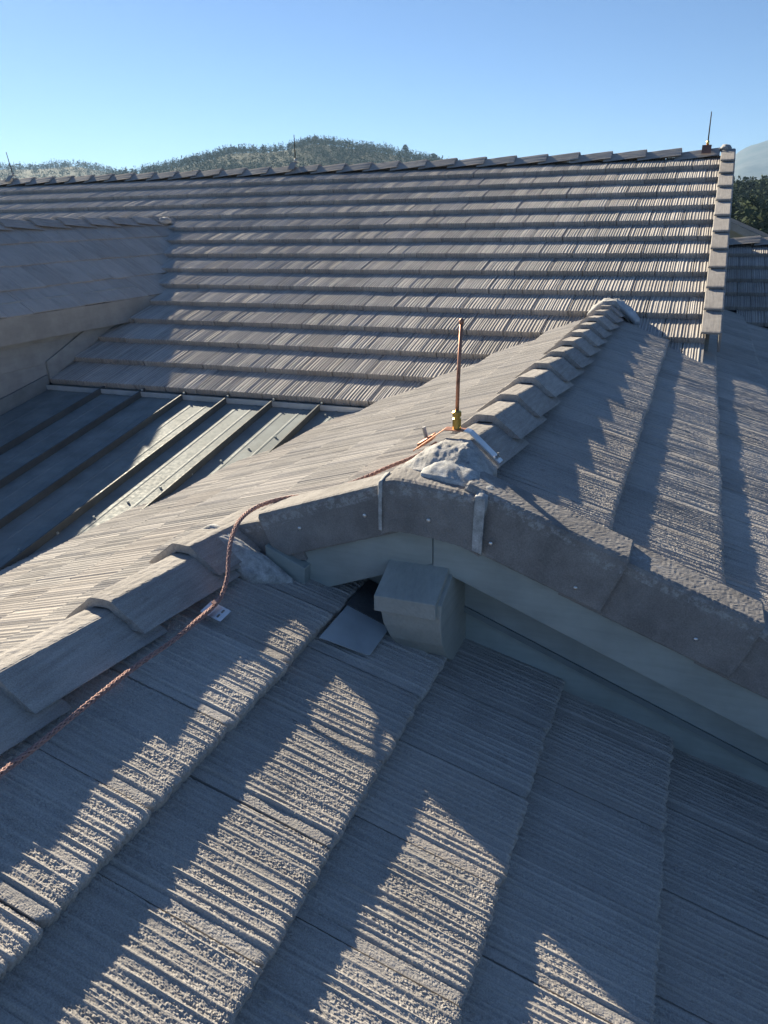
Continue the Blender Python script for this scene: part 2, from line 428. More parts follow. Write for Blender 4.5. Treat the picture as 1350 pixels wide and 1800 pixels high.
# --- P4, the big far slope facing us: s = +X
d4 = deck(P4, [(-11.5, -0.08), (0.06, -0.08), (0.06, 4.7), (-1.0, 4.86), (-11.5, 4.86)], 'broad sunlit main slope with many straight tile courses')
cand = []
for k in range(1, 15):
    ph = 0.0 if k % 2 else TW / 2
    y = 9.2776 - (k * E_ - 0.17) * c_; z = zP4(y)
    for j in range(0, 42):
        x = 0.07 - ph - (j + 0.5) * TW
        if x < -11.2: continue
        if z < zP3(x) - 0.20 and x > -0.61: continue
        if z < zP2(x) - 0.20 and x <= -0.61: continue
        if x < -4.86 - 0.1 and y < 5.9 : continue
        if x < -4.98 and z < -math.tan(P5P) * abs(x + 5.72) - 0.30 and y < 8.2: continue
        if x <= -7.0 and k > 7: continue
        vis = 1.0 / Vector((x, y, z)).length ** 2
        if (x < -7.2 - 0.25 * k): vis *= 0.2
        cand.append((vis, k, x))
cand.sort(reverse=True)
for k in range(2, 14, 2): lay(P4, d4, HALF, k, 0.07 - TW / 4, jit=0.4)
for vis, k, x in cand[:294]: lay(P4, d4, LOW, k, x, jit=0.45)
rest = cand[294:]
if rest:
    V = []; F = []; A = []
    B = P4.basis()
    for vis, k, x in rest:
        me = LOW[rnd.randrange(len(LOW))]
        off = len(V); p = P4.at(x, k * E_, 0)
        V += [p + B @ v.co for v in me.vertices]; F += [tuple(i + off for i in f.vertices) for f in me.polygons]
        A += [d.value for d in me.attributes['crest'].data]
    o = obj('roof_tile_field', V, F, M['tile_far'], d4, False, 'farther tiles of the main slope', A); o['kind'] = 'stuff'
# back of the main ridge
deck(Slope((0, 9.40, 0.5355), (0, c_, -s_)), [(-0.12, -0.0), (11.5, -0.0), (11.5, 4.2), (-0.12, 4.2)], 'hidden rear slope behind the main ridge', 0.05)
# --- P5, shaded slope of the wing at the left
d5 = deck(P5, [(2.6, 0.0), (7.9, 0.0), (6.4, 1.11), (2.6, 1.11)], 'shaded roof slope of the left wing', 0.05)
for k in range(1, 5):
    x = -5.72 + (k * E5 - 0.15) * math.cos(P5P); z = zP5(x)
    for j in range(0, 24):
        y = 2.6 + (0 if k % 2 else TW / 2) + (j + 0.5) * TW
        if z < zP4(y) - 0.12: continue
        lay(P5, d5, DORM, k, y, e=E5, jit=1.3)
d5b = deck(Slope((-5.78, 0, 0.0), (-math.cos(P5P), 0, -math.sin(P5P))), [(-2.6, 0.0), (-2.6, 1.3), (-6.6, 1.3), (-7.9, 0.0)], 'hidden far side of the left wing roof', 0.05)
# --- P6, lower wing beyond the main roof's right end
d6 = deck(P6, [(-1.5, -0.05), (4.2, -0.05), (4.2, 2.2), (-1.5, 2.2)], 'low shaded roof slope beyond the main roof end')
for k in range(1, 7):
    y = 11.1 - (k * E_ - 0.17) * c_
    for j in range(0, 9):
        x = 0.25 + (0 if k % 2 else TW / 2) + (j + 0.5) * TW
        if zP4(y) * 0 + (-0.38 - T * (11.1 - y)) < zP3(x) - 0.2: continue
        lay(P6, d6, LOW, k, x)
    if k % 2 == 0 and k < 5: lay(P6, d6, HALF, k, 0.25 + TW / 4)
deck(Slope((0, 11.16, -0.38), (0, c_, -s_)), [(1.5, 0), (1.5, 2.2), (-4.2, 2.2), (-4.2, 0)], 'hidden rear slope of the low wing', 0.05)

# ------------------------------------------------------------------ ridge caps
def cap_mesh(name, seed, length=0.43, nl=46, half=0.122, flat=0.031, drop=0.074, th=0.026, lift=0.030):
    """ridge cap: local y = along the ridge from its butt (0) to its head, z up, x across"""
    rng = np.random.default_rng(seed)
    pts = []
    def seg(a, b, n):
        for i in range(n): pts.append((a[0] + (b[0] - a[0]) * i / n, a[1] + (b[1] - a[1]) * i / n))
    ro = 0.0025
    seg((-half, -drop), (-flat - ro, -0.0018), 12); seg((-flat - ro, -0.0018), (-flat + ro, 0), 2)
    seg((-flat + ro, 0), (flat - ro, 0), 7); seg((flat - ro, 0), (flat + ro, -0.0018), 2)
    seg((flat + ro, -0.0018), (half, -drop), 12); pts.append((half, -drop))
    n = len(pts)
    V = []; F = []
    stre = rng.uniform(-1, 1, n)
    gn = upnoise(n, nl, 18, 30, rng); g2 = rng.uniform(-1, 1, (n, nl))
    rag = np.interp(np.arange(n), np.linspace(0, n, 9), rng.uniform(0, 0.006, 9))
    for j in range(nl):
        t = j / (nl - 1)
        for i, (x, z) in enumerate(pts):
            y = length * t + rag[i] * math.exp(-t * 12)
            edge = 0.0022 * math.exp(-j / 1.0)
            V.append((x * (1 + 0.07 * t), y, z - lift * t / 0.8 - edge + 0.0006 * stre[i] + 0.0008 * gn[i, j] + 0.0006 * g2[i, j]))
    top = len(V)
    for j in (0, nl - 1):                                     # inner side, at the two ends
        t = j / (nl - 1)
        for i, (x, z) in enumerate(pts):
            uu = min(1.0, max(0.0, (abs(x) - flat) / (half - flat)))
            xi_ = math.copysign((flat - 0.008) * min(1.0, abs(x) / flat) + (half - 0.040 - flat + 0.008) * uu, x)
            V.append((xi_ * (1 + 0.07 * t), length * t + (rag[i] + 0.002 if j == 0 else 0), -th + (th - drop) * uu - lift * t / 0.8))
    for j in range(nl - 1):
        for i in range(n - 1):
            F.append((j * n + i, j * n + i + 1, (j + 1) * n + i + 1, (j + 1) * n + i))
    for i in range(n - 1):
        F.append((top + i, top + i + 1, i + 1, i))                                   # butt face
        F.append((top + n + i + 1, top + n + i, (nl - 1) * n + i, (nl - 1) * n + i + 1))
        F.append((top + i + 1, top + i, top + n + i, top + n + i + 1))               # inside
    F.append(tuple([j * n for j in range(nl)] + [top + n, top])); F.append(tuple([top + n - 1, top + 2 * n - 1] + [j * n + n - 1 for j in range(nl - 1, -1, -1)]))
    return raw_mesh(name, V, F, M['cap'])
CAPS = [cap_mesh('ridge_cap', 500 + i) for i in range(5)]
CAPS_LOW = [cap_mesh('ridge_cap_low', 520 + i, nl=8) for i in range(3)]
def put_cap(meshes, p, along, jit=1.0):
    a = Vector(along).normalized(); z = Vector((0, 0, 1)); x = a.cross(z).normalized(); z = x.cross(a)
    o = bpy.data.objects.new('ridge_cap', meshes[rnd.randrange(len(meshes))])
    rot = Matrix.Rotation(rnd.gauss(0, 0.006) * jit, 3, 'Z') @ Matrix.Rotation(rnd.gauss(0, 0.006) * jit, 3, 'Y')
    o.matrix_world = Matrix.Translation(Vector(p) + Vector((rnd.gauss(0, .002), 0, rnd.gauss(0, .0015))) * jit) @ (Matrix((x, a, z)).transposed() @ rot).to_4x4()
    link(o, house); o.matrix_parent_inverse = HM
    return o
for k in range(-3, 5):                                                        # low ridge
    put_cap(CAPS, (-1.285, 1.319 + (k - 3) * 0.345 + 0.0, -0.861), (0, 1, 0))
last = put_cap([cap_mesh('ridge_cap_cut', 540, length=0.19, nl=22)], (-1.285, 1.319 + 0.345, -0.861), (0, 1, 0))
for k in range(0, 12):                                                        # upper ridge
    put_cap(CAPS if k < 6 else CAPS_LOW, (-0.612, 2.105 + k * 0.335, -0.617), (0, 1, 0))
for k in range(0, 33):                                                        # main ridge, butts to the right
    put_cap(CAPS_LOW, (-0.34 - k * 0.345, 9.345, 0.603), (-1, 0, 0.0))
put_cap(CAPS_LOW, (0.03, 9.345, 0.588), (-1, 0, 0))
for k in range(0, 14):                                                        # left wing ridge
    put_cap(CAPS_LOW, (-5.75, 7.60 - k * 0.36, 0.05), (0, 1, 0))
for k in range(0, 8):                                                         # low wing ridge
    put_cap(CAPS_LOW, (0.62 + k * 0.36, 11.13, -0.31), (-1, 0, 0))

# ------------------------------------------------------------------ rake (verge) tiles
def rake_mesh(name, seed, length=0.47, wtop=0.135, drop=0.17, th=0.018, mirror=False, step=0.0065, lift=0.020, skew=0.0):
    """L-shaped verge tile. local y = up the slope from its lower end, x inwards from the outer face, z = normal"""
    rng = np.random.default_rng(seed)
    pts = []
    def seg(a, b):
        n = max(1, int(math.dist(a, b) / step))
        for i in range(n): pts.append((a[0] + (b[0] - a[0]) * i / n, a[1] + (b[1] - a[1]) * i / n))
    seg((0.002, -drop), (0.0, -drop + 0.004)); seg((0, -drop + 0.004), (0, -0.012)); seg((0, -0.012), (0.004, -0.003)); seg((0.004, -0.003), (0.013, 0)); seg((0.013, 0), (wtop - 0.004, 0)); seg((wtop - 0.004, 0), (wtop, -0.004))
    nout = len(pts)
    for q in ((wtop, -th), (th, -th), (th, -drop)): pts.append(q)
    n = len(pts); nl = max(4, int(length / step))
    gn = upnoise(n, nl, max(4, n // 2), max(4, nl // 2), rng); g2 = rng.uniform(-1, 1, (n, nl)); ragE = rng.uniform(0, 0.004, n)
    V = []; F = []; sg = -1 if mirror else 1
    for j in range(nl):
        t = j / (nl - 1)
        for i, (x, z) in enumerate(pts):
            a = 0.00038 if i < nout else 0
            y = length * t + (ragE[i] if j == 0 else -ragE[i] if j == nl - 1 else 0)
            ed = 0.0025 if j in (0, nl - 1) and i < nout else 0
            V.append((sg * (x + skew * t + a * gn[i, j] + a * 0.5 * g2[i, j] + ed), y, z - lift * t + a * 1.3 * gn[i, (j * 7 + 3) % nl] + a * 1.1 * g2[i, (j + 1) % nl] - ed))
    for j in range(nl - 1):
        for i in range(n):
            q = (j * n + i, j * n + (i + 1) % n, (j + 1) * n + (i + 1) % n, (j + 1) * n + i)
            F.append(q[::-1] if not mirror else q)
    a = tuple(range(n)); b = tuple((nl - 1) * n + i for i in range(n))
    F.append(a if not mirror else a[::-1]); F.append(b[::-1] if not mirror else b)
    return raw_mesh(name, V, F, M['rake'])
def put_rake(me, p, inward, upv, nrm, mirror, tilt=0.0, name='rake_tile', label=None):
    X = Vector(inward) * (-1 if mirror else 1)
    B = Matrix((X, Vector(upv), Vector(nrm))).transposed()
    o = bpy.data.objects.new(name, me)
    o.matrix_world = Matrix.Translation(Vector(p)) @ (B @ Matrix.Rotation(tilt, 3, 'X')).to_4x4()
    if label: o['label'] = label
    link(o, house); o.matrix_parent_inverse = HM
    return o
YF = 1.88
# right-hand rake, from the apex downwards
for i, x in enumerate((-0.085, 0.245, 0.60, 0.95, 1.30, 1.65)):
    ln = 0.46 if i == 0 else 0.47
    p = Vector((x, YF - 0.006, zP3(x) + 0.050))
    put_rake(rake_mesh('rake_tile', 600 + i, length=ln, wtop=0.135, drop=0.172, skew=0.020), p, (0, 1, 0), P3.up, P3.n, False, 0.006)
# left-hand rake
put_rake(rake_mesh('rake_tile', 620, length=0.475, wtop=0.13, drop=0.148, mirror=True), (-1.166, YF, zP2(-1.166) + 0.043), (0, 1, 0), P2.up, P2.n, True, 0.004)
put_rake(rake_mesh('rake_tile', 621, length=0.22, wtop=0.13, drop=0.145, mirror=True), (-1.275, YF + 0.012, zP2(-1.27) + 0.026), (0, 1, 0), P2.up, P2.n, True, 0.0)
# apex piece: flat-topped trapezoid bent over the peak
def apex_piece():
    rng = np.random.default_rng(5)
    nx, n2 = 40, 26
    V = []; F = []
    prof = [(0.0, -0.150)] + [(0.0, -0.150 + 0.0105 * i) for i in range(1, 14)] + [(0.004, -0.004), (0.014, 0.0)] + [(0.014 + 0.0125 * i, 0.0005 * i) for i in range(1, 11)]
    n = len(prof)
    for i in range(nx):
        t = i / (nx - 1); x = -0.752 + 0.272 * t
        zt = -0.662 - 0.030 * t - 0.016 * abs(2 * t - 1) ** 6
        flare = 1 + 0.06 * (2 * t - 1) ** 2
        for (yy, zz) in prof:
            lo = -zz / 0.15
            V.append((x + (2 * t - 1) * 0.006 * lo + rng.uniform(-.0006, .0006), YF - 0.012 + yy + rng.uniform(-.0009, .0009), zt + zz * flare + rng.uniform(-.0009, .0009)))
    base = len(V)
    for i in range(nx):
        t = i / (nx - 1)
        for q in ((0.155, -0.022), (0.02, -0.022), (0.02, -0.15)):
            V.append((-0.752 + 0.272 * t, YF - 0.012 + q[0], -0.662 - 0.030 * t + q[1]))
    loop = lambda i: [i * n + k for k in range(n)] + [base + i * 3 + k for k in range(3)]
    for i in range(nx - 1):
        a, b = loop(i), loop(i + 1); m = len(a)
        for k in range(m): F.append((a[k], a[(k + 1) % m], b[(k + 1) % m], b[k])[::-1])
    F.append(tuple(loop(0))); F.append(tuple(loop(nx - 1)[::-1]))
    V = np.array(V); ctr = np.array((-0.616, YF, -0.665)); 
    me = raw_mesh('rake_apex_tile', V - ctr, F, M['rake'])
    o = bpy.data.objects.new('rake_apex_tile', me); o.location = tuple(ctr); link(o, house); o.matrix_parent_inverse = HM
apex_piece()
# nail heads on the rake tiles
def nail(p):
    bm = bmesh.new(); bmesh.ops.create_uvsphere(bm, u_segments=10, v_segments=6, radius=0.0062)
    bmesh.ops.scale(bm, vec=(1, 0.55, 1), verts=bm.verts)
    bmesh.ops.translate(bm, vec=p, verts=bm.verts)
    o = bm_obj('nail_head', bm, M['alu'], house, True); o.matrix_parent_inverse = HM
for x, dz in ((-0.445, -0.095), (-0.215, -0.10), (0.09, -0.075), (0.40, -0.09)): nail((x, YF - 0.004, zP3(x) + dz))
for x, z in ((-0.616, -0.775),): nail((x, YF - 0.015, z))
for x, dz in ((-1.02, -0.04), (-0.81, -0.055)): nail((x, YF - 0.002, zP2(x) + dz))

# far rake at the right end of the main roof
RK = [rake_mesh('verge_tile', 640 + i, length=0.41, wtop=0.135, drop=0.15, mirror=True, step=0.02, lift=0.03) for i in range(3)]
for m_ in RK: m_.materials.clear(); m_.materials.append(M['cap'])
for k in range(1, 12):
    q = P4.at(0.172, k * E_ - 0.005, 0.045)
    put_rake(RK[k % 3], q, (-1, 0, 0), P4.up, P4.n, True, 0.0, 'verge_tile')
q = P4.at(0.172, -0.045, 0.055)

# ------------------------------------------------------------------ fascia, trim, beam end
def hb(name, bm, mat, label=None, smooth=False):
    o = bm_obj(name, bm, mat, house, smooth, label); o.matrix_parent_inverse = HM; return o
AX = -0.616
def strip(x0, x1, zf, d0, d1, y0, y1, bevel=0.002):
    return prism([(x0, y0, zf(x0) + d0), (x1, y0, zf(x1) + d0), (x1, y0, zf(x1) + d1), (x0, y0, zf(x0) + d1)], (0, y1 - y0, 0), bevel)
hb('fascia_board', strip(AX + 0.0012, 2.0, zP3, -0.268, -0.03, 1.905, 1.943), M['fascia'], 'long painted rake board running down to the right')
hb('fascia_board', strip(-1.10, AX - 0.0012, zP2, -0.262, -0.03, 1.905, 1.943), M['fascia'], 'short painted rake board left of the peak')
# blocking that closes the short board against the lower slope
hb('fascia_block', prism([(-1.135, 1.866, zP1(-1.135) - 0.03), (-1.01, 1.866, zP1(-1.01) - 0.03), (-1.004, 1.866, zP1(-1.004) + 0.040), (-1.135, 1.866, zP1(-1.135) + 0.046)], (0, 0.042, 0), 0.0025), M['fascia'], 'small painted block at the foot of the short rake board')
hb('trim_board', strip(-0.60, 2.0, zP3, -0.43, -0.24, 2.035, 2.062), M['trim'], 'recessed painted trim under the rake board')
hb('trim_board', strip(-0.60, 2.0, zP3, -0.62, -0.425, 2.052, 2.085), M['fascia'], 'lower painted trim standing on the tiles')
hb('trim_board', strip(-1.20, AX, zP2, -0.50, -0.24, 2.045, 2.075), M['trim'])
hb('soffit', strip(-1.10, AX, zP2, -0.125, -0.105, 1.944, 2.10), M['trim']); hb('soffit', strip(AX + 0.001, 2.0, zP3, -0.125, -0.105, 1.944, 2.10), M['trim'])
hb('step_shade_strip', strip(-0.556, 2.0, zP3, -0.440, -0.421, 2.027, 2.0345, 0.0), M['metal_roof'], 'thin dark strip painting the shaded step between the two trim boards')  # dark strip added to draw the shadow line of the step
# gable wall behind the trim
hb('gable_wall', prism([(-1.25, 2.09, -2.2), (2.0, 2.09, -2.2), (2.0, 2.09, zP3(2.0) - 0.13), (AX, 2.09, zP3(AX) - 0.13), (-1.25, 2.09, zP2(-1.25) - 0.13)], (0, 0.12, 0)), M['siding'])
# projecting beam end
bx0, bx1 = -0.733, -0.556
prof = [(2.08, -0.868), (1.80, -0.994), (1.793, -1.03), (1.797, -1.075), (1.812, -1.125), (1.845, -1.175), (1.90, -1.22), (1.97, -1.26), (2.08, -1.30)]
bmb = prism([(bx0, y, z) for y, z in prof], (bx1 - bx0, 0, 0), 0.004, 2)
for v in bmb.verts:
    if v.co.x < -0.66 and v.co.z < -1.055: v.co.x += 0.30 * (-1.055 - v.co.z)
beam = hb('beam_end', bmb, M['beam'], 'weathered painted beam end poking out under the peak')
capb = prism([(bx0 - 0.014, 2.06, -0.858), (bx0 - 0.014, 1.781, -0.984), (bx0 - 0.014, 1.779, -1.030), (bx0 - 0.014, 1.789, -1.031), (bx0 - 0.014, 1.797, -0.997), (bx0 - 0.014, 2.06, -0.878)], (bx1 - bx0 + 0.002, 0, 0), 0.0015, 1)
cb = bm_obj('beam_cap', capb, M['beam'], beam, False)
# sheet flashing left of the beam end
fl = [(-0.868, 1.672), (-0.868, 1.862), (-0.735, 1.862), (-0.735, 1.712), (-0.742, 1.706)]
hb('gap_shade_strip', prism([(x, y, zP1(x) - 0.004) for x, y in ((-0.872, 1.863), (-0.872, 2.04), (-0.70, 2.04), (-0.70, 1.863))], P1.n * 0.003), M['deck'], 'dark sheet painting the shade of the gap between the tiles and the beam end')  # dark sheet stands in for the deep shade of the gap
hb('flashing', prism([(x, y, zP1(x) - 0.006 + (0.0 if y > 1.75 else -0.004)) for x, y in fl], P1.n * 0.0025), M['flash'], 'bent blue-grey flashing sheet beside the beam end')

# ------------------------------------------------------------------ mortar
def heap(name, c, rad, mat, seed, rough=0.10, flat=None, label=None, rot=0.0, sub=5, tilt=None):
    bm = bmesh.new(); bmesh.ops.create_icosphere(bm, subdivisions=sub, radius=1.0)
    for v in bm.verts:
        n = v.co.normalized(); q = n * 3.1 + Vector((seed * 7.3, seed * 3.1, 0))
        f = 1 + rough * (mnoise.noise(q) * 1.0 + 0.6 * mnoise.noise(q * 3.1) + 0.4 * mnoise.noise(q * 8.7) + 0.25 * mnoise.noise(q * 19))
        v.co = Vector((n.x * rad[0], n.y * rad[1], n.z * rad[2])) * f
    Mx = Matrix.Rotation(rot, 4, 'Z')
    if tilt: Mx = Matrix.Rotation(tilt[0], 4, tilt[1]) @ Mx
    bmesh.ops.transform(bm, matrix=Mx, verts=bm.verts)
    o = bm_obj(name, bm, mat, house, True, label); o.location = c; o.matrix_parent_inverse = HM
    return o
def loft(name, A, B, bulge, mat, seed, label=None, amp=0.004, nu=80, nv=36):
    """mortar skin trowelled between two section polylines A and B, bulging upwards, on a closed body"""
    rng = np.random.default_rng(seed)
    def samp(P):
        P = np.array(P, float); d = np.r_[0, np.cumsum(np.linalg.norm(np.diff(P, axis=0), axis=1))]
        t = np.linspace(0, d[-1], nu); return np.stack([np.interp(t, d, P[:, k]) for k in range(3)], 1)
    a, b = samp(A), samp(B); V = []; F = []
    n1 = upnoise(nu, nv, 9, 5, rng); n2 = upnoise(nu, nv, 22, 11, rng); n3 = rng.uniform(-1, 1, (nu, nv))
    wob = np.interp(np.arange(nu), np.linspace(0, nu, 12), rng.uniform(-1, 1, 12)) * 0.05
    for i in range(nu):
        for j in range(nv):
            t = j / (nv - 1); tt = min(1.0, max(0.0, t + wob[i] * math.sin(math.pi * t)))
            p = a[i] * (1 - tt) + b[i] * tt; ed = min(1.0, 4 * t, 4 * (1 - t)) * min(1.0, 6 * i / nu, 6 * (nu - 1 - i) / nu)
            p = p + np.array((0, 0, bulge * math.sin(math.pi * t) ** 0.8 * ed + amp * (0.6 * n1[i, j] + 0.5 * n2[i, j] + 0.22 * n3[i, j]) * (0.35 + 0.65 * ed)))
            V.append(p)
    top = len(V)
    for p in list(V): V.append(p + np.array((0, 0, -0.05)))
    for i in range(nu - 1):
        for j in range(nv - 1):
            q = (i * nv + j, (i + 1) * nv + j, (i + 1) * nv + j + 1, i * nv + j + 1)
            F.append(q); F.append(tuple(k + top for k in q[::-1]))
    for i in range(nu - 1):
        for j, fl in ((0, 1), (nv - 1, 0)):
            q = (i * nv + j, i * nv + j + top, (i + 1) * nv + j + top, (i + 1) * nv + j); F.append(q if fl else q[::-1])
    for j in range(nv - 1):
        for i, fl in ((0, 0), (nu - 1, 1)):
            q = (i * nv + j, i * nv + j + top, i * nv + j + 1 + top, i * nv + j + 1); F.append(q if fl else q[::-1])
    V = np.array(V); c = V.mean(0)
    me = raw_mesh(name, V - c, F, mat, True); o = bpy.data.objects.new(name, me); o.location = tuple(c)
    if label: o['label'] = label
    link(o, house); o.matrix_parent_inverse = HM
    return o
loft('mortar_patch', [(-0.735, 2.13, -0.678), (-0.645, 2.12, -0.612), (-0.57, 2.115, -0.612), (-0.49, 2.12, -0.685)],
     [(-0.742, 1.965, -0.667), (-0.66, 1.95, -0.664), (-0.58, 1.945, -0.672), (-0.488, 1.955, -0.692)], 0.018, M['mortar'], 1, 'rough grey mortar mound behind the peak tile', 0.005)
loft('mortar_patch', [(-0.665, 1.99, -0.658), (-0.60, 2.03, -0.640), (-0.51, 2.00, -0.668)], [(-0.66, 1.925, -0.663), (-0.58, 1.915, -0.668), (-0.492, 1.92, -0.684)], 0.010, M['pale_mortar'], 2, 'pale trowelled mortar on the peak tile', 0.003, 36, 14)
loft('mortar_patch', [(-0.493, 1.866, -0.80), (-0.491, 1.866, -0.735), (-0.489, 1.866, -0.692), (-0.487, 1.93, -0.684), (-0.482, 1.99, -0.682)],
     [(-0.466, 1.867, -0.81), (-0.464, 1.867, -0.75), (-0.462, 1.868, -0.698), (-0.456, 1.93, -0.690), (-0.440, 2.0, -0.700)], 0.003, M['pale_mortar'], 3, 'pale mortar joint right of the peak tile', 0.0016, 50, 8)
loft('mortar_patch', [(-0.764, 1.868, -0.775), (-0.763, 1.867, -0.72), (-0.762, 1.868, -0.682), (-0.765, 1.93, -0.674)],
     [(-0.752, 1.864, -0.775), (-0.751, 1.863, -0.72), (-0.750, 1.864, -0.674), (-0.750, 1.93, -0.668)], 0.002, M['pale_mortar'], 4, 'thin pale mortar joint left of the peak tile', 0.0012, 44, 6)
loft('mortar_patch', [(-1.405, 1.77, -0.945), (-1.325, 1.765, -0.884), (-1.25, 1.765, -0.886), (-1.165, 1.765, -0.952), (-1.125, 1.765, zP1(-1.125) + 0.002)],
     [(-1.39, 1.895, zP2(-1.39) + 0.006), (-1.295, 1.885, -0.880), (-1.225, 1.862, -0.905), (-1.12, 1.855, -0.955), (-1.035, 1.845, zP1(-1.035) + 0.0)], 0.016, M['pale_mortar'], 5, 'pale mortar smeared where the low ridge meets the rake', 0.005, 54, 22)
loft('mortar_patch', [(-0.76, 6.02, zP2(-0.76) + 0.01), (-0.655, 6.0, -0.606), (-0.56, 6.0, -0.606), (-0.45, 6.02, zP3(-0.45) + 0.01)],
     [(-0.74, 6.20, zP4(6.20) + 0.0), (-0.65, 6.26, zP4(6.26) + 0.005), (-0.56, 6.24, zP4(6.24) + 0.005), (-0.42, 6.12, zP4(6.12))], 0.02, M['mortar'], 6, 'mortar where the upper ridge meets the main slope', 0.012, 30, 14)
loft('mortar_patch', [(-0.56, 6.01, -0.595), (-0.48, 6.0, -0.655), (-0.41, 5.99, zP3(-0.41) + 0.012)], [(-0.54, 6.17, zP4(6.17) + 0.03), (-0.45, 6.10, zP4(6.10) + 0.02), (-0.38, 6.0, zP4(6.0) + 0.015)], 0.02, M['flash'], 7, 'crumpled foil flashing at the far end of the upper ridge', 0.016, 24, 12)
heap('mortar_patch', (-5.66, 7.72, -0.01), (0.06, 0.10, 0.04), M['mortar'], 12, 0.25, sub=3)
heap('mortar_patch', (0.075, 9.35, 0.575), (0.055, 0.09, 0.04), M['mortar'], 13, 0.25, sub=3)
# ------------------------------------------------------------------ standing-seam metal roof
mroof = hb('metal_roof', prism([(-4.95, 5.3, zMet(5.3) - 0.04), (-1.7, 5.3, zMet(5.3) - 0.04), (-1.7, 0.2, zMet(0.2) - 0.04), (-4.95, 0.2, zMet(0.2) - 0.04)], (0, 0, -0.03)), M['deck'], 'dark standing-seam metal roof in the dip')
def metal_panel(x0, x1):
    xs = [x0 + 0.004, x0 + 0.006]; w = x1 - x0
    prof = [(x0 + 0.003, 0.0)]
    for f in (0.34, 0.66):
        m = x0 + w * f
        prof += [(m - 0.012, 0), (m - 0.005, 0.0022), (m + 0.005, 0.0022), (m + 0.012, 0)]
    prof += [(x1 - 0.003, 0)]
    V = []; F = []; n = len(prof)
    ys = np.linspace(0.2, 4.87, 14)
    for y in ys:
        for (x, h) in prof: V.append((x, y, zMet(y) + h + 0.0012 * math.sin(y * 3.1 + x * 9)))
    for j in range(len(ys) - 1):
        for i in range(n - 1): F.append((j * n + i, j * n + i + 1, (j + 1) * n + i + 1, (j + 1) * n + i))
    b = len(V)
    for y in (ys[0], ys[-1]):
        for x in (prof[0][0], prof[-1][0]): V.append((x, y, zMet(y) - 0.012))
    F.append((b, b + 1, b + 3, b + 2)[::-1])
    o = obj('metal_panel', V, F, M['metal_roof'], mroof, False)
sx_ = [-4.90 - 0.0 + 0.383 * i for i in range(9)]
sx_ = [-2.395 + 0.3815 * i for i in range(-6, 2)]
sx_[0] = -4.84
for a, b in zip(sx_[:-1], sx_[1:]): metal_panel(a, b)
for x in sx_[1:]:
    pts = [(x - 0.0045, 0.2, zMet(0.2)), (x + 0.0045, 0.2, zMet(0.2)), (x + 0.0045, 0.2, zMet(0.2) + 0.038), (x + 0.0055, 0.2, zMet(0.2) + 0.040), (x + 0.0055, 0.2, zMet(0.2) + 0.047), (x - 0.005, 0.2, zMet(0.2) + 0.047), (x - 0.0045, 0.2, zMet(0.2) + 0.04)]
    o = bm_obj('standing_seam', prism(pts, (0, 4.66, zMet(4.86) - zMet(0.2)), 0), M['seam'], mroof)
# apron where the tiles run onto the metal
ye = 9.2776 - 14 * E_ * c_
hb('apron_flashing', prism([(-4.86, ye - 0.035, zP4(ye) - 0.075), (-4.86, ye + 0.15, zP4(ye + 0.15) - 0.08), (-4.86, ye + 0.15, zP4(ye + .15) - 0.088), (-4.86, ye - 0.028, zP4(ye) - 0.085), (-4.86, ye - 0.03, zMet(ye) + 0.035), (-4.86, ye - 0.037, zMet(ye) + 0.035)], (2.95, 0, 0)), M['flash'], 'bright metal apron under the lowest tile course')
hb('eave_closure', prism([(-4.86, ye + 0.01, zMet(ye) - 0.02), (-4.86, ye + 0.05, zMet(ye) - 0.02), (-4.86, ye + 0.05, zP4(ye) - 0.05), (-4.86, ye + 0.01, zP4(ye) - 0.06)], (2.95, 0, 0)), M['trim'])
# screws along the edge of the metal roof beside the sunlit slope, and on the apron
def screw(p):
    bm = bmesh.new(); bmesh.ops.create_cone(bm, cap_ends=True, segments=6, radius1=0.009, radius2=0.007, depth=0.012)
    bmesh.ops.translate(bm, vec=p, verts=bm.verts)
    o = bm_obj('screw', bm, M['trim'], mroof)
for i in range(13):
    y = 2.45 + i * 0.19; x = (zMet(y) + 0.42) / T - 0.085
    screw((x, y, zMet(y) + 0.008))
for x in sx_[2:]: screw((x + 0.02, ye - 0.035, zMet(ye) + 0.05))

# ------------------------------------------------------------------ left wing: eave board, wall, flashing
ev_x = -5.72 + 1.155 * math.cos(P5P); ev_z = zP5(ev_x)
hb('eave_board', box_bm((ev_x - 0.03, 2.6, ev_z - 0.215), (ev_x + 0.01, 6.35, ev_z - 0.020), 0.003), M['tan'], 'pale eave board of the left wing')
hb('eave_soffit', box_bm((-4.9, 2.6, ev_z - 0.20), (ev_x - 0.031, 6.2, ev_z - 0.185)), M['trim'])
wing = hb('wing_wall', box_bm((-5.0, 2.6, -7), (-4.88, 6.4, ev_z - 0.19)), M['siding'], 'shaded siding wall of the left wing above the metal roof')
hz0 = -1.75
for i in range(7):
    z = hz0 + i * 0.17
    o = bm_obj('siding_board', prism([(-4.879, 2.6, z), (-4.866, 2.6, z), (-4.872, 2.6, z + 0.168), (-4.879, 2.6, z + 0.168)], (0, 3.7, 0)), M['siding'], wing)
hb('corner_trim', prism([(-4.866, 4.86, zP4(4.86) - 0.02), (-4.866, 6.1, zP4(6.1) - 0.02), (-4.866, 6.1, zP4(6.1) + 0.13), (-4.866, 4.86, zP4(4.86) + 0.13)], (0.02, 0, 0), 0.002), M['siding'], 'sloping trim board along the wing wall')
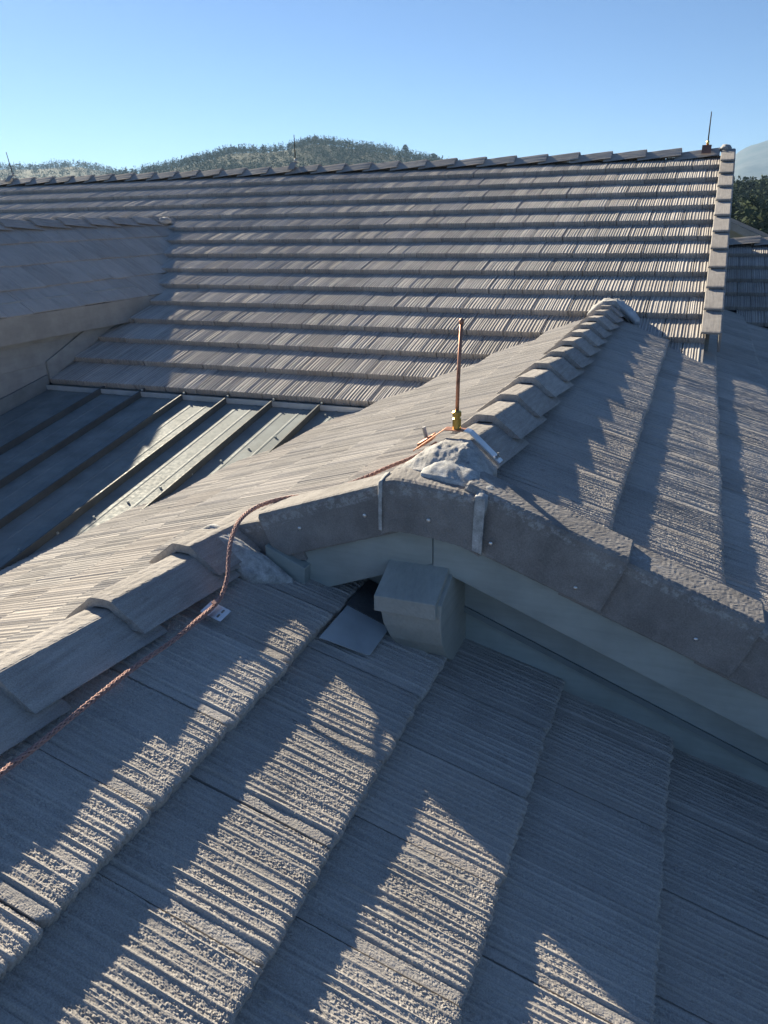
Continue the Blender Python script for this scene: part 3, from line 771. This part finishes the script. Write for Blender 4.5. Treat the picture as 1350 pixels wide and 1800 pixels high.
hb('wall_flashing', prism([(-4.865, 0.3, zMet(0.3) + 0.11), (-4.865, 4.84, zMet(4.84) + 0.11), (-4.865, 4.84, zMet(4.84) - 0.01), (-4.865, 0.3, zMet(0.3) - 0.01)], (0.018, 0, 0)), M['metal_roof'])

# walls below the roofs, down to the ground
hb('house_wall', box_bm((-4.7, -1.0, -7.2), (1.7, 8.9, -2.75)), M['wall'], 'stucco walls of the house below the eaves')
hb('house_wall', box_bm((-11.3, 5.9, -7.2), (-4.85, 12.6, -1.6)), M['wall'])
hb('house_wall', box_bm((-4.6, 5.6, -7.2), (-0.1, 12.6, -1.4)), M['wall'])
hb('gable_end_wall', prism([(0.02, 6.1, zP4(6.1) - 0.14), (0.02, 9.34, 0.40), (0.02, 12.6, -0.86), (0.02, 12.6, -3), (0.02, 6.1, -3)], (0.08, 0, 0)), M['siding'], 'end wall of the main roof')
hb('house_wall', box_bm((0.2, 9.4, -7.2), (3.9, 12.8, -1.45)), M['wall'])

# ------------------------------------------------------------------ lightning protection
def lathe(prof, c, seg=14):
    V = []; F = []; n = len(prof)
    for k in range(seg):
        a = 2 * math.pi * k / seg
        for r, z in prof: V.append((c[0] + r * math.cos(a), c[1] + r * math.sin(a), c[2] + z))
    for k in range(seg):
        k2 = (k + 1) % seg
        for i in range(n - 1): F.append((k * n + i, k2 * n + i, k2 * n + i + 1, k * n + i + 1))
    return V, F
def child(name, VF, mat, par, smooth=True, label=None):
    o = obj(name, VF[0], VF[1], mat, par, smooth, label); o.matrix_parent_inverse = par.matrix_world.inverted(); return o
rod = empty('lightning_rod', (-0.623, 2.15, -0.594))
tag(rod, 'copper lightning rod in a brass socket on the near upper ridge', 'lightning rod', 'lightning rods on the roof')
bpy.context.view_layer.update()
rx, ry, rz = rod.location
child('rod', tube([(rx, ry, rz + 0.03), (rx + 0.002, ry, rz + 0.15), (rx + 0.008, ry + 0.004, rz + 0.307)], [0.0056, 0.0056, 0.0053], 12), M['copper'], rod)
child('rod_tip', lathe([(0.0066, 0), (0.0076, 0.004), (0.0076, 0.010), (0.0045, 0.0145), (0, 0.016)], (rx + 0.008, ry + 0.004, rz + 0.306)), M['copper'], rod)
child('socket', lathe([(0, -0.002), (0.011, -0.002), (0.013, 0.003), (0.013, 0.034), (0.0105, 0.036), (0.0105, 0.040), (0.0135, 0.042), (0.0135, 0.054), (0.009, 0.058), (0, 0.058)], (rx, ry, rz), 12), M['brass'], rod, False)
sd = prism([(rx - 0.13, ry - 0.02, rz - 0.070), (rx - 0.034, ry - 0.02, rz + 0.003), (rx + 0.036, ry - 0.02, rz + 0.003), (rx + 0.036, ry - 0.02, rz), (rx - 0.034, ry - 0.02, rz), (rx - 0.13, ry - 0.02, rz - 0.074)], (0, 0.036, 0))
o = bm_obj('saddle', sd, M['copper'], rod); o.matrix_parent_inverse = rod.matrix_world.inverted()
st = prism([(rx + 0.028, ry - 0.022, rz + 0.005), (rx + 0.046, ry - 0.026, rz + 0.002), (rx + 0.142, ry - 0.040, rz - 0.078), (rx + 0.140, ry - 0.040, rz - 0.082), (rx + 0.044, ry - 0.026, rz - 0.002), (rx + 0.026, ry - 0.022, rz + 0.001)], (0.003, 0.030, 0.001), 0.0006, 1)
o = bm_obj('strap', st, M['alu'], rod, label='shiny aluminium strap bent over the ridge cap'); o.matrix_parent_inverse = rod.matrix_world.inverted()
child('strap_bolt', lathe([(0, 0), (0.006, 0), (0.006, 0.005), (0.003, 0.006), (0.003, 0.014), (0, 0.014)], (rx + 0.132, ry - 0.022, rz - 0.066), 8), M['steel'], rod, False)
clampm = prism([(rx - 0.135, ry + 0.03, rz - 0.083), (rx - 0.085, ry + 0.03, rz - 0.048), (rx - 0.085, ry + 0.03, rz - 0.030), (rx - 0.135, ry + 0.03, rz - 0.064)], (0, 0.035, 0), 0.003)
o = bm_obj('cable_clamp', clampm, M['copper'], rod); o.matrix_parent_inverse = rod.matrix_world.inverted()
child('clamp_bolt', tube([(rx - 0.108, ry + 0.045, rz - 0.05), (rx - 0.118, ry + 0.045, rz - 0.012)], 0.006, 6), M['steel'], rod, False)

# braided conductor
def catmull(P, per=14):
    P = [Vector(p) for p in P]; out = []
    for i in range(len(P) - 1):
        a = P[max(i - 1, 0)]; b = P[i]; c = P[i + 1]; d = P[min(i + 2, len(P) - 1)]
        for k in range(per):
            t = k / per
            out.append(0.5 * ((2 * b) + (c - a) * t + (2 * a - 5 * b + 4 * c - d) * t * t + (3 * b - a - 3 * c + d) * t ** 3))
    out.append(P[-1]); return out
def p2(x, y, h): return (x, y, zP2(x) + h)
def p1(x, y, h): return (x, y, zP1(x) + h)
path = [(-0.70, 2.20, -0.655), p2(-0.76, 2.19, 0.018), p2(-0.83, 2.13, 0.02), p2(-0.90, 2.07, 0.018), p2(-0.98, 2.05, 0.014), p2(-1.06, 2.03, 0.022), p2(-1.12, 2.008, 0.040), p2(-1.172, 1.965, 0.052), p2(-1.192, 1.895, 0.056), (-1.176, 1.80, -0.826), (-1.163, 1.735, -0.852), (-1.144, 1.683, -0.886), (-1.123, 1.64, -0.916), (-1.113, 1.597, -0.946), p1(-1.112, 1.552, 0.014), p1(-1.111, 1.488, 0.012), p1(-1.110, 1.351, 0.011), p1(-1.118, 1.233, 0.010), p1(-1.119, 1.065, 0.010), p1(-1.117, 0.916, 0.010), p1(-1.119, 0.80, 0.010), p1(-1.12, 0.5, 0.010), p1(-1.118, 0.0, 0.010)]
cp_ = catmull(path, 10)
# resample evenly
L = [0.0]
for a, b in zip(cp_[:-1], cp_[1:]): L.append(L[-1] + (b - a).length)
step = 0.0055; npt = int(L[-1] / step); even = []; j = 0
for i in range(npt + 1):
    d = i * step
    while j < len(L) - 2 and L[j + 1] < d: j += 1
    t = (d - L[j]) / max(1e-9, L[j + 1] - L[j]); even.append(cp_[j].lerp(cp_[j + 1], t))
cable = empty('copper_cable', tuple(even[0])); tag(cable, 'braided copper cable from the near rod across the ridge and down the shaded slope', 'cable')
bpy.context.view_layer.update()
fr = []; u = None
for i in range(len(even)):
    t = (even[min(i + 1, len(even) - 1)] - even[max(i - 1, 0)]).normalized()
    if u is None: u = t.cross(Vector((0, 0, 1))).normalized()
    u = (u - t * u.dot(t)).normalized(); fr.append((u.copy(), t.cross(u)))
for s in range(8):
    hand = 1 if s % 2 else -1
    pts = []
    for i, q in enumerate(even):
        a = hand * (2 * math.pi * i * step / 0.065) + 2 * math.pi * s / 8
        rr = 0.0043 + 0.0011 * math.cos(2 * math.pi * i * step / 0.0081 + s * math.pi)
        pts.append(q + fr[i][0] * (rr * math.cos(a)) + fr[i][1] * (rr * math.sin(a)))
    child('strand', tube(pts, 0.0020, 5), M['cable'], cable)
# clip plate
clip = empty('cable_clip', p1(-1.116, 1.552, 0.0)); tag(clip, 'small slotted aluminium clip plate holding the cable on the shaded tiles', 'clip')
bpy.context.view_layer.update()
def clip_plate():
    bm = bmesh.new()
    w, l = 0.030, 0.031
    # frame with slots: bars across
    def bar(x0, x1, y0, y1, z=0.0, t=0.0018):
        bmesh.ops.create_cube(bm, size=1.0, matrix=Matrix.Translation(((x0 + x1) / 2, (y0 + y1) / 2, z)) @ Matrix.Diagonal((x1 - x0, y1 - y0, t, 1)))
    bar(-w, -0.020, -l, l); bar(0.020, w, -l, l); bar(-0.004, 0.004, -l, l)
    bar(-0.020, -0.004, -l, -0.018); bar(-0.020, -0.004, 0.018, l); bar(0.004, 0.020, -l, -0.018); bar(0.004, 0.020, 0.018, l)
    bar(-0.020, -0.004, -0.012, 0.012); bar(0.004, 0.020, -0.012, 0.012)
    return bm
o = bm_obj('plate', clip_plate(), M['alu'], clip)
o.matrix_basis = Matrix.Translation(Vector(p1(-1.112, 1.552, -0.006))) @ P1.basis().to_4x4() @ Matrix.Rotation(0.06, 4, 'Z')
o.matrix_parent_inverse = clip.matrix_world.inverted()
o = bm_obj('tab', box_bm((-0.011, -0.006, 0), (0.011, 0.006, 0.002)), M['cable'], clip)
o.matrix_basis = Matrix.Translation(Vector(p1(-1.112, 1.552, 0.022))) @ P1.basis().to_4x4(); o.matrix_parent_inverse = clip.matrix_world.inverted()

# rods on the main ridge
for (x, lab) in ((-0.10, 'thin lightning rod on the copper saddle at the main ridge end above the verge tiles'), (-4.82, 'thin lightning rod on the main ridge in front of the wooded hilltop'), (-9.36, 'leaning thin lightning rod at the far left end of the main ridge')):
    r_ = empty('lightning_rod', (x, 9.345, 0.632 if x < -1 else 0.612)); tag(r_, lab, 'lightning rod', 'lightning rods on the roof')
    bpy.context.view_layer.update()
    a, b, z = r_.location; ln = -0.055 if x < -9 else 0.0
    child('rod', tube([(a, b, z + 0.02), (a + ln * 0.5, b, z + 0.15), (a + ln, b, z + 0.31)], [0.0065, 0.006, 0.0045], 8), M['bark'], r_)
    child('socket', lathe([(0, 0), (0.014, 0), (0.014, 0.04), (0.008, 0.045), (0, 0.045)], (a, b, z), 10), M['brass'] if x > -1 else M['steel'], r_)
    o = bm_obj('saddle', prism([(a - 0.05, b - 0.128, z - 0.078), (a - 0.05, b - 0.036, z + 0.004), (a - 0.05, b + 0.036, z + 0.004), (a - 0.05, b + 0.036, z), (a - 0.05, b - 0.036, z), (a - 0.05, b - 0.128, z - 0.082)], (0.09, 0, 0)), M['copper'] if x > -1 else M['cap'], r_)
    o.matrix_parent_inverse = r_.matrix_world.inverted()

# ------------------------------------------------------------------ ground, hills, mountain
HILLS = [  # (distance, half depth, [(azimuth deg, skyline elevation deg)])
    (1350, 380, [(-75, 2.2), (-60, 2.6), (-50, 3.0), (-45.7, 3.02), (-43.7, 3.06), (-41.4, 3.27), (-39.7, 2.91), (-38.0, 2.6), (-34, 2.0), (-20, 1.2), (0, 0.6), (30, 0.5)]),
    (900, 280, [(-60, 0.3), (-45, 1.2), (-40, 2.2), (-38.5, 2.62), (-37.6, 2.75), (-35.4, 3.12), (-32.8, 3.70), (-31.7, 3.98), (-29.1, 3.96), (-27.2, 4.22), (-26.2, 4.48), (-24.2, 4.27), (-21.1, 3.88), (-18.8, 3.38), (-16.6, 2.95), (-12, 2.2), (-6, 1.4), (0, 0.6), (8, 0.0)]),
    (330, 110, [(-12, -0.5), (-6, 0.1), (-2, 0.45), (1.4, 0.62), (2.2, 0.72), (4, 0.75), (9, 1.2), (16, 1.0), (30, 0.2), (45, -0.5)]),
]
MOUNT = (4000, 1300, [(-30, 1.3), (-18, 1.8), (-8, 2.2), (-3, 2.4), (-0.3, 2.55), (1.0, 3.12), (1.3, 3.40), (2.0, 3.78), (2.8, 3.98), (4.5, 4.4), (7, 4.1), (12, 3.2), (20, 2.4), (35, 1.4), (60, 0.8)])
def ground_h(x, y):
    r = math.hypot(x, y); az = math.degrees(math.atan2(x, y)); h = -7.0
    for D, w, prof in HILLS:
        a = [q[0] for q in prof]; e = [q[1] for q in prof]
        if az < a[0] - 25 or az > a[-1] + 25: continue
        top = D * math.tan(R(float(np.interp(az, a, e)))) + 7.0
        fall = 1.0
        if az < a[0]: fall = 1 - (a[0] - az) / 25
        if az > a[-1]: fall = 1 - (az - a[-1]) / 25
        t = (r - D) / w
        b = math.exp(-t * t) if t < 0 else math.exp(-t * t * 0.35)
        h = max(h, -7.0 + top * b * fall) if False else h + max(0.0, top * b * fall - max(0.0, h + 7.0))
    return h
def polar(name, r0, r1, nr, azs, hf, mat, log=True):
    V = []; F = []; na = len(azs)
    rs = np.geomspace(r0, r1, nr)
    for r in rs:
        for a in azs:
            x, y = r * math.sin(R(a)), r * math.cos(R(a)); V.append((x, y, hf(x, y)))
    for i in range(nr - 1):
        for j in range(na - 1): F.append((i * na + j, i * na + j + 1, (i + 1) * na + j + 1, (i + 1) * na + j)[::-1])
    return V, F
az_fine = list(np.arange(-180, -60, 4.0)) + list(np.arange(-60, 20, 0.5)) + list(np.arange(20, 180.1, 4.0))
def gh(x, y):
    h = ground_h(x, y); r = math.hypot(x, y)
    if r > 60: h += (mnoise.noise(Vector((x, y, 0)) / 70) * 3.0 + mnoise.noise(Vector((x, y, 5)) / 25) * 1.0) * min(1, max(0, h + 6) / 20)
    return h
V, F = polar("ground", 3.0, 6200, 80, az_fine, gh, M['ground'])
i0 = len(V); V.append((0, 0, -7.0)); na = len(az_fine)
for j in range(na - 1): F.append((i0, j + 1, j)[::-1])
g = obj('ground', V, F, M['ground'], None, True); tag(g, 'dry grassy ground and wooded hills beyond the roof', None, None, 'structure')
def mh(x, y):
    D, w, prof = MOUNT
    r = math.hypot(x, y); az = math.degrees(math.atan2(x, y))
    top = D * math.tan(R(float(np.interp(az, [q[0] for q in prof], [q[1] for q in prof]))))
    t = (r - D) / w
    b = max(0.0, 1 - abs(t)) ** 0.8
    q = Vector((x, y, 0)) / 400
    rid = mnoise.fractal(q, 0.9, 2.1, 6) * 55 * b + (0 if b <= 0 else -abs(mnoise.noise(q * 0.9)) * 115 * (1 - b) * b * 3)
    return -40 + (top + 40) * b + rid * (1 - b * 0.6)
azm = list(np.arange(-32, 62.1, 0.3)); V = []; F = []; na = len(azm)
rs = np.linspace(MOUNT[0] - MOUNT[1], MOUNT[0] + MOUNT[1], 46)
for r in rs:
    for a in azm:
        x, y = r * math.sin(R(a)), r * math.cos(R(a)); V.append((x, y, mh(x, y)))
for i in range(len(rs) - 1):
    for j in range(na - 1): F.append((i * na + j, i * na + j + 1, (i + 1) * na + j + 1, (i + 1) * na + j)[::-1])
mt = obj('mountain', V, F, M['rock'], None, True); tag(mt, 'pale blue mountain far beyond the trees', None, None, 'structure')

# trees: crowns of many small leaf-clump faces
def crown(V, F, c, h, w, rng, n, kind):
    for _ in range(n):
        t = rng.random() ** 0.8
        if kind == 'pine':
            rad = w * (1 - t) ** 0.8 * (0.55 + 0.45 * rng.random()) + 0.06 * w; z = h * (0.10 + 0.90 * t)
        else:
            z = h * (0.22 + 0.78 * t); rad = w * math.sqrt(max(0.02, 1 - (2 * t - 0.9) ** 2)) * (0.45 + 0.55 * rng.random())
        a = rng.random() * 6.283
        p = Vector((c[0] + rad * math.cos(a), c[1] + rad * math.sin(a), c[2] + z))
        s = w * (0.22 + 0.25 * rng.random()) * (1.0 if kind == 'pine' else 1.15)
        d1_ = Vector((rng.uniform(-1, 1), rng.uniform(-1, 1), rng.uniform(-.6, .6))).normalized() * s
        d2_ = Vector((rng.uniform(-1, 1), rng.uniform(-1, 1), rng.uniform(-.6, .6))).normalized() * s
        b = len(V); V += [p - d1_ * .6, p + d2_, p + d1_ * .6, p - d2_ * 0.8]; F.append((b, b + 1, b + 2, b + 3))
def trunk(V, F, c, h, w):
    v, f = tube([(c[0], c[1], c[2] - 0.5), (c[0], c[1], c[2] + h * 0.55)], [w * 0.07, w * 0.03], 5, False)
    b = len(V); V += v; F += [tuple(i + b for i in q) for q in f]
def woodland(name, label, n, az0, az1, r0, r1, hmin, hmax, per, seed, pine=0.6, skyline=None):
    rng = random.Random(seed); V = []; F = []
    for _ in range(n):
        a = rng.uniform(az0, az1); r = rng.uniform(r0, r1)
        x, y = r * math.sin(R(a)), r * math.cos(R(a)); z = gh(x, y)
        if mnoise.noise(Vector((x, y, 3)) / 45) < -0.28 and r > 500: continue
        pn = rng.random() < pine; h = rng.uniform(hmin, hmax) * (1.0 if pn else 0.72)
        crown(V, F, (x, y, z - 0.3), h, h * (0.20 if pn else 0.42), rng, per, 'pine' if pn else 'oak')
    o = obj(name, V, F, M['pine'], None, False); tag(o, label, None, None, 'stuff'); return o
woodland('hill_woodland', 'pines and scrub covering the hill behind the main ridge', 13000, -41, -12, 560, 1010, 4.0, 9.5, 20, 3)
w2 = woodland('far_woodland', 'wooded far slope left of the hill', 3800, -50, -33, 1000, 1480, 6, 12, 16, 4)
w3 = woodland('near_woodland', 'dense trees on the hillside right of the main roof end', 1700, -2, 12, 110, 360, 4.5, 8.5, 70, 5, 0.35)
def single(x_az, r, h, kind, label, seed, wf=None):
    x, y = r * math.sin(R(x_az)), r * math.cos(R(x_az)); z = gh(x, y)
    t = empty('hill_tree', (x, y, z)); tag(t, label, 'tree', 'trees on the hill skyline'); bpy.context.view_layer.update()
    rng = random.Random(seed); V = []; F = []
    crown(V, F, (x, y, z), h, h * (wf or (0.2 if kind == 'pine' else 0.42)), rng, 160, kind)
    child('crown', (V, F), M['pine'] if kind == 'pine' else M['oak'], t, False)
    V = []; F = []; trunk(V, F, (x, y, z), h, h * 0.5); child('trunk', (V, F), M['bark'], t)
single(-19.9, 900, 12, 'oak', 'lone round-topped tree standing out on the hill shoulder right of the peak', 1, 0.34)
single(-25.9, 900, 7.5, 'oak', 'spreading tree on the very top of the wooded hill', 2, 0.5)
single(-18.0, 880, 8.5, 'oak', 'last small tree on the hill skyline before the roof ridge hides it', 3, 0.45)

# neighbouring house seen past the main roof's right end
nb = empty('neighbour_house', (4.0, 24, -7)); tag(nb, 'dark gabled house beyond the low roof wing at the right edge', 'house'); bpy.context.view_layer.update()
def nbp(name, bm, mat, label=None):
    o = bm_obj(name, bm, mat, nb, False, label); o.matrix_parent_inverse = nb.matrix_world.inverted(); return o
ax_, az_ = -1.2, 0.55                                  # gable apex
nz = lambda x: az_ - 0.44 * abs(x - ax_)
nbp('wall', prism([(ax_ - 4, 22, -7), (ax_ + 6.2, 22, -7), (ax_ + 6.2, 22, nz(ax_ + 6.2) - 0.2), (ax_, 22, az_ - 0.2), (ax_ - 4, 22, nz(ax_ - 4) - 0.2)], (0, 7, 0)), M['trim'])
nbp('roof_slope', prism([(ax_, 21.5, az_), (ax_ + 6.6, 21.5, nz(ax_ + 6.6)), (ax_ + 6.6, 21.5, nz(ax_ + 6.6) - 0.09), (ax_, 21.5, az_ - 0.09)], (0, 8, 0)), M['cap'])
nbp('roof_slope', prism([(ax_, 21.5, az_), (ax_ - 4.4, 21.5, nz(ax_ - 4.4)), (ax_ - 4.4, 21.5, nz(ax_ - 4.4) - 0.09), (ax_, 21.5, az_ - 0.09)], (0, 8, 0)), M['cap'])
nbp('rake_board', prism([(ax_, 21.46, az_ - 0.095), (ax_ + 6.6, 21.46, nz(ax_ + 6.6) - 0.095), (ax_ + 6.6, 21.46, nz(ax_ + 6.6) - 0.26), (ax_, 21.46, az_ - 0.26)], (0, 0.05, 0)), M['tan'])

# ------------------------------------------------------------------ air
bm = box_bm((-6500, -2500, -60), (6500, 6500, 345))
hz = bm_obj('haze', bm, None) if False else None
me = bpy.data.meshes.new('haze'); bm.to_mesh(me); bm.free()
hm = bpy.data.materials.new('haze_air'); hm.use_nodes = True
nt = hm.node_tree; nt.nodes.remove(nt.nodes['Principled BSDF'])
pv = nt.nodes.new('ShaderNodeVolumePrincipled'); pv.inputs['Density'].default_value = 0.00016
pv.inputs['Color'].default_value = (0.42, 0.68, 1.0, 1); pv.inputs['Anisotropy'].default_value = 0.2
nt.links.new(pv.outputs[0], nt.nodes['Material Output'].inputs['Volume'])
me.materials.append(hm)
hz = bpy.data.objects.new('haze', me); C.objects.link(hz); tag(hz, 'thin blue summer air between the roof and the mountain', None, None, 'stuff')
print('tiles', n_tiles, 'objects', len(bpy.data.objects))
